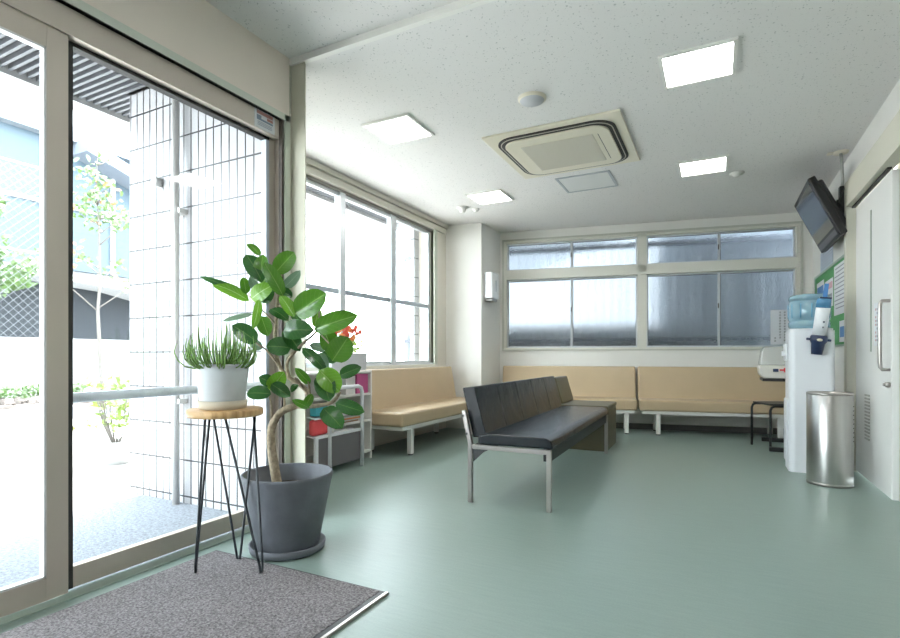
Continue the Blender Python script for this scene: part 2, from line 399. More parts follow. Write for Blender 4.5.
# ------------------------------------------------------------------ entrance doors (left)
def leaf_door(name, y0, y1, x, gl=True, stile=.075):
    z0, z1 = .012, 2.10
    t_ = .035
    f = MB()
    f.box(x-t_, x, y0, y0+stile, z0, z1, bev=.002); f.box(x-t_, x, y1-stile, y1, z0, z1, bev=.002)
    f.box(x-t_, x, y0+stile, y1-stile, z0, .095); f.box(x-t_, x, y0+stile, y1-stile, 2.0+.02, z1)
    o = struct(name, f, TAUPE)
    b = MB()
    e = .008
    for a_, b_, c_, d_ in ((y0+stile, y0+stile+e, .095, 2.02), (y1-stile-e, y1-stile, .095, 2.02)): b.box(x-.03, x-.001, a_, b_, c_, d_)
    b.box(x-.03, x-.001, y0+stile, y1-stile, 2.02-e, 2.02); b.box(x-.03, x-.001, y0+stile, y1-stile, .095, .095+e)
    b.build('glazing_bead', mat('pale glazing bead', (.72, .72, .72), .4), o)
    MB().box(x-.021, x-.015, y0+stile, y1-stile, .095, 2.02).build('glass_pane', CLEAR, o)
    return o
def pr_door():
    pass
d2 = leaf_door('door_2', .10, 1.092, -2.165, stile=.072)
# fixed light next to it: glass runs almost from the stile to the frame
f = MB().box(-2.235, -2.20, 1.09, 2.15, .012, .092).box(-2.235, -2.20, 2.105, 2.15, .092, 2.10).box(-2.235, -2.2, 1.09, 1.11, .092, 2.1)
d3 = struct('door_3', f, TAUPE)
MB().box(-2.232, -2.198, 2.085, 2.107, .092, 2.09).build('glazing_bead', mat('blue grey bead', (.50, .55, .62), .35, .3), d3)
MB().box(-2.236, -2.196, 1.101, 1.123, .012, 2.12).box(-2.236, -2.196, 1.103, 2.107, 2.085, 2.102).build('gasket', SHADOWGAP, d3)
MB().box(-2.22, -2.214, 1.11, 2.09, .09, 2.09).build('glass_pane', CLEAR, d3)
MB().tube([(-2.275, 1.13, .735), (-2.275, 2.12, .735)], .021, 14).build('safety_rail', mat('pale steel rail', (.62, .66, .70), .35, .4), d3)
d4 = leaf_door('door_4', -1.15, .10, -2.215, stile=.08)  # unseen glass leaf, added to let in more daylight
# head box of the automatic doors
hb = struct('door_5', MB().box(-2.25, -2.155, -1.2, 2.152, 2.10, 2.213).box(-2.25, -2.16, 2.15, 2.156, 0, 2.2), TAUPE)
hb['label'] = 'taupe metal head box above the glass entrance doors'
MB().box(-2.16, LX-.002, -1.2, 2.152, 2.2, 2.216).box(-2.158, -2.135, 2.138, 2.152, 0, 2.2).build('gasket', mat('dark brown gap', (.07, .055, .045), .6), hb)
# warning sticker on the head box
s = MB().box(-2.155, -2.1535, 1.965, 2.105, 2.104, 2.205)
s.box(-2.1545, -2.1525, 1.98, 2.09, 2.178, 2.196, m=1).box(-2.1545, -2.1525, 1.98, 2.09, 2.146, 2.156, m=2)
s.box(-2.1545, -2.1525, 1.98, 2.01, 2.150, 2.172, m=2).box(-2.1545, -2.1525, 2.05, 2.09, 2.160, 2.174, m=1)
for k in range(3): s.box(-2.1545, -2.1525, 1.985, 2.085, 2.120+k*.008, 2.1225+k*.008, m=2)
o = s.build('warning_sticker', [mat('sticker white', (.62, .64, .66), .5), mat('sticker red', (.42, .2, .18), .5), mat('sticker blue', (.2, .26, .33), .5)])
tag(o, 'small white sticker with red and blue print at top of the entrance frame', 'sticker')

# ------------------------------------------------------------------ bay windows (left)
def bay_window(name, y0, y1, wl, wr):
    x = WX
    f = MB().box(x-.07, x-.03, y0, y0+wl, WZ0, WZ1).box(x-.07, x-.03, y1-wr, y1, WZ0, WZ1)
    f.box(x-.07, x-.03, y0+wl, y1-wr, WZ0, WZ0+.045).box(x-.07, x-.03, y0+wl, y1-wr, WZ1-.045, WZ1)
    o = struct(name, f, ALU)
    MB().box(x-.066, x-.034, y0+wl, y1-wr, 1.468, 1.512).build('crossbar', mat('grey blue crossbar', (.42, .47, .52), .4, .3), o)
    MB().box(x-.052, x-.047, y0+wl, y1-wr, WZ0+.045, WZ1-.045).build('glass_pane', CLEAR, o)
    return o
bay_window('window_1', 2.62, 3.80, .045, .035)
bay_window('window_2', 3.80, 4.66, .045, .05)
bay_window('window_3', 4.66, 5.47, .07, .05)
struct('trim_9', MB().box(WX-.03, WX-.005, 3.765, 3.84, WZ0, WZ1).box(WX-.03, WX-.012, 4.60, 4.70, WZ0, WZ1), ALU)
struct('trim_10', MB().box(WX-.028, WX-.004, 2.62, 5.47, WZ1-.012, WZ1+.012), mat('dark grey track', (.22, .21, .19), .5))  # dark grey strip along the window head
struct('trim_11', MB().box(WX-.09, WX-.0, 2.6, 5.49, WZ0-.01, WZ0+.02), ALU)

# ------------------------------------------------------------------ back windows
def back_sash(name, s0, s1, z0, z1, zb):
    f = MB(); t_ = .018
    f.box(s0, s0+t_, .05, .08, z0, z1).box(s1-t_, s1, .05, .08, z0, z1).box(s0+t_, s1-t_, .05, .08, z0, z0+.02).box(s0+t_, s1-t_, .05, .08, z1-.02, z1)
    o = struct(name, f, ALU, loc=(S0[0], S0[1], 0), rot=(0, 0, AN))
    MB().box(s0+t_, s1-t_, .062, .067, z0+.02, z1-.02).build('frosted_pane', FROST, o)
    MB().box(s0+t_, s0+t_+.006, .052, .078, z0+.02, z1-.02).box(s0+t_, s1-t_, .052, .078, z1-.026, z1-.02).build('gasket', mat('grey gasket', (.16, .165, .17), .6), o)
    if zb: MB().box(s1-.016, s1-.003, .035, .05, zb-.03, zb+.03, bev=.003).build('latch', mat('latch bronze', (.13, .11, .10), .4), o)
    return o
n = 4
for (a_, b_, c_) in ((.085, .926, 1), (.918, 1.72, 0), (1.822, 2.640, 1), (2.632, 3.43, 0)):
    back_sash('window_%d' % n, a_, b_, 2.025, 2.385, 2.2 if c_ else None); n += 1
    back_sash('window_%d' % n, a_, b_, 1.005, 1.905, 1.5 if c_ else None); n += 1
f = MB().box(.051, .088, -.006, .12, .985, 2.41).box(3.43, 3.465, -.006, .12, .985, 2.41).box(1.718, 1.824, -.004, .12, .985, 2.41)
f.box(.088, 3.43, -.004, .12, 2.383, 2.41).box(.088, 3.43, -.004, .12, 1.935, 2.027).box(.088, 3.43, -.02, .12, 1.905, 1.937).box(.051, 3.465, -.012, .12, .985, 1.006)
struct('trim_12', f, CREAM_ALU, loc=(S0[0], S0[1], 0), rot=(0, 0, AN))
struct('trim_13', MB().box(.03, 3.49, -.018, -.0, 2.41, 2.432).box(.03, .052, -.018, 0, .97, 2.43).box(3.464, 3.49, -.018, 0, .97, 2.43).box(.03, 3.49, -.018, .0, .968, .986), mat('grey window trim', (.52, .52, .46), .5), loc=(S0[0], S0[1], 0), rot=(0, 0, AN))

# notice taped on the back window, vertical writing
nt = MB().box(3.165, 3.40, -.006, -.004, 1.03, 1.43)
rr = random.Random(3)
def glyph(mb, cx, cz, h):
    for k in range(3): mb.box(cx-h*.45, cx+h*.45, -.0075, -.006, cz-h*.35+k*h*.32, cz-h*.35+k*h*.32+h*.1, m=1)
    mb.box(cx-h*.06, cx+h*.06, -.0075, -.006, cz-h*.45, cz+h*.45, m=1)
    if rr.random() < .6: mb.box(cx-h*.4, cx-h*.3, -.0075, -.006, cz-h*.4, cz+h*.2, m=1)
for cx, a_, b_ in ((3.36, 9, 3), (3.31, 11, 0), (3.262, 10, 0)):
    for k in range(a_):
        if not (cx > 3.35 and 3 < k < 5): glyph(nt, cx, 1.40-k*.032, .022)
for k in range(2): glyph(nt, 3.212, 1.105-k*.032, .022)
o = nt.build('paper_notice', [mat('notice paper', (.72, .73, .78), .7), mat('notice ink', (.05, .05, .055), .7)], loc=(S0[0], S0[1], 0), rot=(0, 0, AN))
tag(o, 'white paper notice with vertical black writing taped to the frosted back window', 'notice')

# ------------------------------------------------------------------ ceiling fittings
def panel_light(x, y, lab, zc=H):
    t_ = thing('ceiling_light', lab, 'ceiling light', (x, y, zc), 0, 'square ceiling panel lights')
    f = MB(); a = .192; b = .172
    f.box(-a, a, -a, -b, -.014, 0).box(-a, a, b, a, -.014, 0).box(-a, -b, -b, b, -.014, 0).box(b, a, -b, b, -.014, 0)
    f.build('frame', WHITEP, t_)
    MB().box(-b, b, -b, b, -.006, -.001).build('diffuser', LAMP, t_)
    return t_
panel_light(-2.05, 3.19, 'square ceiling light nearest the left bay window')
panel_light(-.10, 3.245, 'largest square ceiling light, at the upper right of the photo')
panel_light(-.115, 5.0, 'square ceiling light beside the small detector, far right')
panel_light(-2.085, 4.97, 'far left square ceiling light next to the two small detectors')
panel_light(-.10, 1.45, 'unseen square ceiling light over the floor right of the doormat', HN)  # unseen; carries the grid of lights on towards the entrance for fill
panel_light(-1.3, -.35, 'unseen added square ceiling light over the rear end of the doormat', HN)  # unseen and off the grid, added as fill behind the camera

ac = thing('air_conditioner', 'cream four-way cassette air conditioner set in the ceiling', 'air conditioner', (-1.075, 4.085, H))
A_ = .50
MB().prism([(-A_, -A_), (A_, -A_), (A_, A_), (-A_, A_)], -.016, 0, 'z', bev=.005).build('panel', CREAMP, ac)
def rrect(a, b, r, n=8):
    pts = []
    for cx, cy, s0 in ((a-r, b-r, 0), (-a+r, b-r, 90), (-a+r, -b+r, 180), (a-r, -b+r, 270)):
        for k in range(n+1):
            t_ = R(s0+90*k/n); pts.append((cx+r*math.cos(t_), cy+r*math.sin(t_)))
    return pts
MB().prism(rrect(.437, .437, .15), -.024, -.01, 'z').build('outlet_slot', SHADOWGAP, ac)
MB().prism(rrect(.418, .418, .135), -.027, -.01, 'z').prism(rrect(.412, .412, .13), -.0275, -.01, 'z', m=1).build('louver', [mat('louver metal', (.6, .57, .5), .35), SHADOWGAP], ac)
MB().prism(rrect(.388, .388, .12), -.040, -.01, 'z', bev=.004).build('centre_panel', CREAMP, ac)
g = MB().box(-.27, .27, -.27, .27, -.042, -.037)
for k in range(26): g.box(-.27, .27, -.265+k*.0212, -.258+k*.0212, -.045, -.041)
g.build('intake_grille', GRILLE, ac)
MB().box(.305, .309, -.26, .26, -.0415, -.038).build('seam', DGREY, ac)
h = MB(); a_, b_ = .243, .232
h.box(-a_, a_, -b_, -b_+.02, -.008, 0).box(-a_, a_, b_-.02, b_, -.008, 0).box(-a_, -a_+.02, -b_+.02, b_-.02, -.008, 0).box(a_-.02, a_, -b_+.02, b_-.02, -.008, 0)
ht = thing('ceiling_hatch', 'square access hatch with a grey metal rim behind the air conditioner', 'hatch', (-1.094, 4.965, H))
h.build('rim', mat('hatch rim grey', (.42, .45, .47), .4, .3), ht)
MB().box(-a_+.02, a_-.02, -b_+.02, b_-.02, -.004, 0).build('hatch_panel', mat('hatch board', (.72, .73, .72), .8), ht)
sp = thing('ceiling_speaker', 'round white ceiling speaker in front of the air conditioner', 'speaker', (-1.05, 3.19, H))
MB().lathe([(0, -.018), (.080, -.018), (.088, -.010), (.09, 0)], n=40).build('body', CREAMP, sp)
MB().lathe([(0, -.022), (.074, -.022), (.077, -.017)], n=40).build('grille', mat('speaker grille grey', (.55, .56, .58), .6), sp)
def detector(x, y, r, hgt, lab):
    t_ = thing('smoke_detector', lab, 'detector', (x, y, H), 0, 'small ceiling detectors')
    MB().lathe([(0, -.012), (r, -.012), (r, 0)], n=28).build('base', WHITEP, t_)
    MB().lathe([(0, -hgt), (r*.45, -hgt), (r*.62, -hgt*.55), (r*.7, -.012)], n=28).build('dome', WHITEP, t_)
detector(-2.50, 5.18, .062, .06, 'larger white detector left of the pair above the corner pillar')
detector(-2.40, 5.31, .042, .035, 'smaller white detector right of the pair above the corner pillar')
detector(.15, 5.33, .06, .032, 'white round detector alone near the far right ceiling light')

# ------------------------------------------------------------------ benches
def beige_bench(loc, rz, L, lab, D=.50, legs=()):
    t_ = thing('waiting_bench', lab, 'bench', loc, rz, 'beige vinyl waiting benches')
    MB().box(0, L, -D, -.10, .275, .40, bev=.022, seg=3).build('seat', BEIGE, t_)
    MB().prism([(-.155, .375), (-.06, .36), (-.015, .765), (-.085, .775)], 0, L, 'x', bev=.018, seg=3).build('backrest', BEIGE, t_)
    f = MB()
    f.box(.03, L-.03, -D+.02, -D+.06, .240, .274).box(.03, L-.03, -.09, -.05, .240, .274)
    for x in (.03, L*.5, L-.07): f.box(x, x+.04, -D+.06, -.09, .242, .272)
    f.build('frame', WHITEP, t_)
    for x in legs or (.16, L-.16):
        for y in (-D+.05, -.075):
            g = MB().box(x-.024, x+.024, y-.024, y+.024, .012, .241, bev=.006); lg = g.build('leg', WHITEP, t_)
            MB().lathe([(0, 0), (.022, 0), (.022, .012), (0, .012)], (x, y, 0), 16).build('foot', DGREY, lg)
    return t_
x, y = bw(.055, -.02)
beige_bench((x, y, 0), AN, 1.635, 'beige vinyl bench under the left half of the frosted back window', legs=(.18, 1.52))
x, y = bw(1.715, -.02)
beige_bench((x, y, 0), AN, 1.60, 'beige vinyl bench under the right half of the frosted back window', legs=(.20, 1.42))
beige_bench((-3.0, 3.86, 0), R(90), 1.88, 'beige vinyl bench along the left bay window beside the magazine shelf', D=.56, legs=(.21, 1.50))

bb = thing('waiting_bench', 'black vinyl bench with steel legs standing in the middle of the room', 'bench', (-1.36, 2.93, 0), R(91.5))
L_ = 2.03
def cushion_row(n, mk):
    pass
sm = MB(); k_ = 5; sw = L_/k_
sm.prism([(-.515, .36), (-.505, .405), (-.47, .425), (-.10, .425), (-.05, .415), (-.05, .36)], 0, L_, 'x', bev=.012, seg=3)
sm.build('seat', NAVY, bb)
bm_ = MB()
for k in range(k_):
    bm_.prism([(-.095, .40), (-.005, .395), (.068, .70), (-.012, .71)], k*sw*.965+.03, (k+1)*sw*.965+.03, 'x', bev=.006, seg=2)
bm_.build('backrest', NAVY, bb)
MB().box(.02, L_-.02, -.495, -.455, .285, .36).box(.02, L_-.02, -.06, -.03, .30, .36).build('apron', BLACKP, bb)
for x in (-.012, L_-.03):
    q = MB().box(x, x+.026, -.508, -.480, 0, .355, bev=.003); q.build('leg', CHROME, bb)
    q = MB().prism([(-.015, 0), (.014, 0), (.014, .36), (.056, .56), (.030, .565), (-.015, .36)], x, x+.026, 'x', bev=.003)
    lg = q.build('leg', CHROME, bb)
    for yy, zz in ((.022, .42), (.043, .53)): MB().tube([(x-.004, yy, zz), (x+.01, yy, zz)], .008, 10).build('bolt', DGREY, lg)
    MB().box(x, x+.026, -.48, -.015, .330, .357, bev=.003).build('crossbar', CHROME, bb)
    MB().prism([(-.02, .326), (-.10, .326), (-.02, .25)], x+.012, x+.018, 'x').build('gusset', DGREY, bb)

ob = thing('waiting_bench', 'short olive vinyl box bench behind the far end of the black bench', 'bench', (-1.47, 5.02, 0), R(91.5))
MB().box(0, .58, -.545, -.05, 0, .385, bev=.008).build('base', OLIVE, ob)
MB().box(-.0, .585, -.55, -.05, .386, .428, bev=.012, seg=3).build('seat', OLIVE, ob)
MB().prism([(-.115, .43), (-.005, .43), (.05, .68), (-.04, .69)], .045, .56, 'x', bev=.014, seg=3).build('backrest', OLIVE, ob)

# ------------------------------------------------------------------ plant stand, pots
st = thing('plant_stand', 'round oak plant stand with three black hairpin legs on the doormat', 'plant stand', (-1.832, 1.518, 0))
MB().lathe([(0, .652), (.146, .652), (.150, .657), (.150, .676), (.146, .681), (0, .681)], n=48).build('top', OAK, st)
for (fx, fy) in ((-.078, -.082), (.161, .041), (-.039, .10)):
    a = math.atan2(fy, fx); rt = .118
    foot = Vector((fx, fy, .008))
    p = []
    for da in (-.95, .95): p.append(Vector((rt*math.cos(a+da), rt*math.sin(a+da), .652)))
    tn = Vector((-math.sin(a), math.cos(a), 0))
    pts = [p[0]] + [foot - tn*.010 + Vector((0, 0, .03)), foot - tn*.006 + Vector((0, 0, .005)), foot + tn*.006 + Vector((0, 0, .005)), foot + tn*.010 + Vector((0, 0, .03))] + [p[1]]
    lg = MB().tube(pts, .0052, 8).box(-.02, .02, -.02, .02, -.003, .0, M=Matrix.Translation((p[0]+p[1])/2))
    lg.build('leg', DARKST, st)

CAM = Vector((0, 0, .9)); FW = Vector((-.4557, .8902, 0)); RT = Vector((.8902, .4557, 0))
def ray_at(px, py, zc):
    """world point seen at photo pixel px,py lying zc metres in front of the viewpoint"""
    return CAM + FW*zc + RT*((px-450)/523*zc) + Vector((0, 0, (356-py)/523*zc))

sp_ = thing('potted_succulent', 'pencil succulent in a pale grey pot on the oak plant stand', 'potted plant', (-1.842, 1.512, .681))
zc0 = FW.dot(Vector((-1.838, 1.515, 0)))
MB().lathe([(0, 0), (.086, 0), (.094, .004), (.098, .034), (.092, .036), (.086, .010), (0, .010)], n=44).build('saucer', SAUCER, sp_)
MB().lathe([(0, .011), (.083, .011), (.087, .018), (.104, .180), (.103, .186), (.098, .186), (.097, .15), (0, .14)], n=48).build('pot', GREYPOT, sp_)
MB().lathe([(0, .168), (.06, .166), (.0975, .16)], n=30).build('soil', SOIL, sp_)
sm = MB(); rs = random.Random(11)
for k in range(140):
    a = rs.uniform(0, 2*math.pi); q = rs.random()**.6
    rad = .068*q; bx, by = rad*math.cos(a)-.014, rad*math.sin(a)-.004
    lean = .15+1.35*q+rs.uniform(-.2, .2); ln = rs.uniform(.12, .20)*(1.05-.15*q)
    dx, dy = math.cos(a), math.sin(a)
    pts = []; p = Vector((bx, by, .164)); th = lean*1.25
    for j in range(6):
        pts.append(p.copy()); p = p + (ln/5)*Vector((math.sin(th)*dx, math.sin(th)*dy, max(.12, math.cos(th)))); th -= lean*.34
    if rs.random() < .3: pts = [pt+Vector((rs.uniform(-.003, .003), rs.uniform(-.003, .003), 0)) for pt in pts]
    sm.tube(pts, [.0030, .0032, .0030, .0028, .0024, .001], 5)
sm.build('stems', SUCC, sp_)

def add_leaf(mb, base, tip, w, nrm, m=0, droop=.12, nu=6, nv=9, fold=.18, roundness=.55):
    base, tip = Vector(base), Vector(tip)
    ax = tip-base; L0 = ax.length; ax.normalize()
    nrm = (nrm - ax*nrm.dot(ax)).normalized(); sd = ax.cross(nrm)
    uvl = mb.bm.loops.layers.uv.get('UVMap') or mb.bm.loops.layers.uv.new('UVMap')
    G = []
    for j in range(nv+1):
        v = j/nv
        wd = w*.5*max(0.0, 4*(v**.9)*(1-v**.9))**.56
        if j == nv: wd = w*.02
        c = base+ax*L0*v + nrm*(droop*L0*math.sin(math.pi*v) - droop*L0*.5*v*v)
        G.append([mb.bm.verts.new(c + sd*wd*u + nrm*(fold*wd*abs(u)+.012*w*math.sin(v*21+u*3))) for u in [i/(nu/2)-1 for i in range(nu+1)]])
    for j in range(nv):
        for i in range(nu):
            try: f = mb.bm.faces.new((G[j][i], G[j][i+1], G[j+1][i+1], G[j+1][i]))
            except ValueError: continue
            f.smooth = True; f.material_index = m
            for lp, (a, b) in zip(f.loops, ((i, j), (i+1, j), (i+1, j+1), (i, j+1))): lp[uvl].uv = (a/nu, b/nv)

FC = Vector((-1.79, 1.83, 0))
fic = thing('potted_ficus', 'large-leaved ficus tree in a dark grey concrete planter by the entrance', 'potted plant', FC)
fz = FW.dot(FC)
MB().lathe([(0, 0), (.154, 0), (.168, .008), (.173, .036), (.166, .040), (.150, .018), (0, .018)], n=56).build('saucer', CONC, fic)
MB().lathe([(0, .02), (.136, .02), (.142, .026), (.205, .346), (.206, .356), (.201, .360), (.193, .356), (.182, .27), (0, .28)], n=64).build('planter', CONC, fic)
MB().lathe([(0, .285), (.08, .282), (.184, .278)], n=30).build('soil', SOIL, fic)
def F(px, py, dz=0): return ray_at(px, py, fz+dz)-FC
tr = MB()
def br(pl_, rad):
    # smooth the polyline
    P_ = [F(*q) for q in pl_]; out = []; rr_ = []
    for i in range(len(P_)-1):
        p0 = P_[max(i-1, 0)]; p1 = P_[i]; p2 = P_[i+1]; p3 = P_[min(i+2, len(P_)-1)]
        for k in range(5):
            t_ = k/5
            out.append(.5*((2*p1)+(-p0+p2)*t_+(2*p0-5*p1+4*p2-p3)*t_*t_+(-p0+3*p1-3*p2+p3)*t_**3))
            rr_.append(rad[0]+(rad[1]-rad[0])*(i+t_)/(len(P_)-1))
    out.append(P_[-1]); rr_.append(rad[1])
    tr.tube(out, rr_, 10)
br([(279, 496), (274, 466), (271, 444), (272, 426), (281, 412), (298, 405)], (.023, .016))
br([(298, 405), (309, 398, .01), (303, 387, .02), (289, 378, .02), (279, 366, .02), (275, 345, .02), (276, 318, .02), (279, 290, .02), (282, 268, .02)], (.014, .005))
br([(296, 406), (315, 406, -.02), (332, 402, -.04), (340, 392, -.05)], (.013, .006))
br([(289, 378, .02), (287, 362, 0), (301, 345, -.03), (317, 330, -.05), (319, 310, -.06)], (.009, .004))
br([(280, 368, .02), (268, 352, 0), (256, 343, -.02), (248, 336, -.02)], (.006, .003))
br([(276, 325, .02), (262, 310, 0), (248, 295, 0)], (.005, .003))
br([(272, 424), (271, 405, -.02), (268, 392, -.03)], (.006, .003))
br([(284, 411), (284, 396, -.02), (281, 388, -.02)], (.006, .003))
br([(303, 388), (298, 380, -.03), (294, 378, -.04)], (.006, .004))
br([(310, 399), (309, 388, -.03), (308, 382, -.05)], (.006, .004))
br([(317, 331, -.05), (330, 345, -.06), (338, 360, -.06)], (.004, .0025))
br([(277, 305, .02), (290, 310, 0), (297, 314, -.02)], (.004, .0025))
br([(278, 285, .02), (268, 275, 0), (258, 262, 0)], (.004, .0025))
tr.build('trunk', BARK, fic)
rl = random.Random(5)
LV = [ # base px,py  tip px,py  width px  depth offset  tone
 (260,256,247,243,8,.03,1),(262,282,246,254,17,-.04,0),(263,284,262,254,15,-.02,1),(275,273,294,252,17,.0,1),
 (283,288,300,271,10,.05,3),(249,301,212,283,12,.02,2),(246,293,199,276,6,.04,0),(283,296,264,262,13,-.05,1),
 (251,299,272,285,15,-.03,2),(262,303,272,285,13,-.01,0),(294,317,280,295,12,-.05,2),(295,314,326,293,23,-.07,1),
 (318,308,314,327,9,-.02,2),(314,330,357,315,18,-.06,1),(257,342,232,325,16,-.03,0),(261,316,268,336,13,-.04,1),
 (270,309,288,320,12,.0,0),(283,331,313,330,18,-.05,0),(253,314,222,321,5,.06,3),(259,299,253,329,8,-.05,2),
 (291,348,266,346,17,-.02,0),(284,329,300,351,14,-.04,0),(302,348,326,371,11,-.06,0),(325,350,309,345,9,.02,3),
 (324,331,332,354,18,.0,1),(332,361,348,337,22,-.08,1),(339,376,361,367,12,-.02,0),(319,370,339,392,20,-.09,2),
 (321,374,329,401,18,-.05,0),(335,403,364,412,13,-.08,0),(323,408,342,428,17,-.09,0),(310,384,295,368,8,-.03,1),
 (309,408,292,400,7,-.04,1),(305,407,312,394,8,-.06,1),(269,390,284,372,15,-.05,2),(271,383,259,377,11,-.02,0),
 (271,384,290,397,12,-.07,0),(271,394,246,393,14,-.05,0),(262,349,249,340,9,.02,3),(279,290,292,297,10,-.01,0),
 (268,285,261,273,6,.04,3),(246,294,243,277,9,.02,1),(257,292,250,276,8,.0,3),(297,384,291,392,6,.0,0),
 (292,312,300,322,9,.03,0),(336,362,322,352,10,.03,0),(320,352,326,372,9,.03,3),
]
fol = MB()
for (bx, by, tx, ty, w_, dz, tone) in LV:
    d1 = dz+rl.uniform(-.02, .02); d2 = d1+rl.uniform(-.05, .03)
    b_, t_ = F(bx, by, d1), F(tx, ty, d2)
    mid = (b_+t_)/2
    nr = (CAM-FC-mid).normalized()+Vector((rl.uniform(-.4, .4), rl.uniform(-.3, .3), rl.uniform(.05, .5)))
    add_leaf(fol, b_, t_, w_*1.12/523*fz, nr, tone, droop=rl.uniform(.02, .10), fold=rl.uniform(.1, .3))
fol.build('foliage', [LEAF_D, LEAF_M, LEAF_L, LEAF_G], fic)

# ------------------------------------------------------------------ doormat
dm = thing('doormat', 'speckled grey doormat with a metal edge strip inside the entrance', 'doormat', (0, 0, 0))
MB().box(-2.045, -1.142, -.6, 1.64, .001, .010).build('pile', MATM, dm)
MB().box(-2.052, -2.045, -.6, 1.65, .0, .008).box(-2.045, -1.142, 1.64, 1.65, .0, .008).box(-1.142, -1.120, -.6, 1.65, 0, .008).build('side_edging', DGREY, dm)
MB().box(-1.119, -1.104, -.6, 1.65, .0, .011, bev=.003).build('metal_edging', CHROME, dm)

# ------------------------------------------------------------------ magazine shelf by the bay window
sh = thing('low_shelf', 'white low bookshelf in front of the bay window beside the beige bench', 'shelf', (-2.86, 3.3, 0))
MB().box(-.14, .14, .478, .498, 0, .775, bev=.003).build('side_panel', WHITEP, sh)
MB().box(-.14, .14, -.498, -.478, 0, .775, bev=.003).build('side_panel', WHITEP, sh)
for z in (.06, .33, .56, .755):
    MB().box(-.138, .138 if z < .7 else .14, -.478, .478, z, z+.018).build('shelf_board', WHITEP, sh)
MB().box(-.14, -.134, -.478, .478, .06, .77).build('back_panel', WHITEP, sh)
def item(name, lab, cat, mb, mats, grp=None, **k): return tag(mb.build(name, mats, **k), lab, cat, grp)
PINK = mat('magenta cover', (.55, .10, .27), .45); TURQ = mat('turquoise card', (.06, .38, .45), .5); RED = mat('coral red cloth', (.75, .09, .10), .6); PAPER = mat('magazine paper', (.66, .64, .62), .6)
BROWNC = mat('brown cover', (.36, .19, .10), .5); ORG = mat('orange cover', (.7, .28, .10), .5)
item('picture_book', 'magenta book at the right end of the top shelf', 'book', MB().box(-2.95, -2.735, 3.60, 3.76, .579, .745, bev=.003), PINK)
item('picture_book', 'grey and white book beside the magenta one on the top shelf', 'book', MB().box(-2.95, -2.74, 3.46, 3.585, .579, .73, bev=.003), PAPER)
cols = [BROWNC, PAPER, ORG, PAPER, mat('grey cover', (.35, .36, .38), .5), BROWNC]
for k in range(6):
    item('magazine', 'thin magazine lying in the low stack on the middle shelf', 'magazine', MB().box(-2.93+.01*k, -2.735+.004*(k % 3), 3.36+.012*(k % 2), 3.62+.01*(k % 3), .349+k*.012, .360+k*.012), cols[k], 'stacked magazines on the middle shelf')
rk = thing('magazine_stand', 'grey tube-frame magazine stand with a dark front panel before the low shelf', 'magazine stand', (-2.62, 3.25, 0))
GT = mat('grey tube paint', (.80, .81, .85), .35, 0)
def hoop(y0, y1, z, x): return [(x, y0, .0), (x, y0, z-.05), (x, y0+.015, z-.015), (x, y0+.05, z), (x, y1-.05, z), (x, y1-.015, z-.015), (x, y1, z-.05), (x, y1, 0)]
MB().tube(hoop(-.16, .245, .655, .018), .016, 10).build('tall_hoop', GT, rk)
MB().box(.0, .02, -.315, -.285, 0, .31).box(.0, .02, -.285, .225, .29, .312).build('lower_frame', GT, rk)
MB().box(.006, .014, -.284, .225, .06, .289).build('front_panel', mat('dark smoked panel', (.16, .15, .16), .35), rk)
for z in (.30, .44): MB().prism([(-.075, z), (.0, z-.01), (.0, z-.002), (-.075, z+.008)], -.30, .22, 'y').build('tray', GT, rk)
MB().box(-.075, .0, -.30, .22, .06, .068).build('bottom_tray', GT, rk)
item('toy_box', 'turquoise box on the magazine stand next to the entrance pillar', 'box', MB().box(-2.69, -2.63, 2.97, 3.12, .453, .53, bev=.006), TURQ)
item('cloth_bag', 'coral red soft bag on the magazine stand under the turquoise box', 'bag', MB().box(-2.69, -2.63, 2.95, 3.12, .308, .428, bev=.025, seg=4), RED)
bt = thing('toy_bottle', 'white bottle with a red bow on the magazine stand', 'bottle', (-2.66, 3.17, .308))
MB().lathe([(0, 0), (.026, 0), (.03, .01), (.03, .07), (.02, .09), (.012, .10), (.012, .12), (0, .12)], n=20).build('body', WHITEP, bt)
MB().box(.024, .034, -.030, -.004, .068, .092, bev=.003).box(.024, .034, .004, .03, .068, .092, bev=.003).box(.026, .036, -.006, .006, .074, .086).build('bow', RED, bt)
for k, (yy, cc) in enumerate(((3.24, PAPER), (3.275, ORG), (3.31, PAPER), (3.345, BROWNC), (3.38, PAPER), (3.415, mat('blue grey cover', (.25, .3, .38), .5)))):
    item('brochure', 'upright brochure in the upper tray of the magazine stand', 'brochure', MB().box(-2.69, -2.63, yy, yy+.02, .449, .545-.01*(k % 3)), cc, 'brochures in the magazine stand')

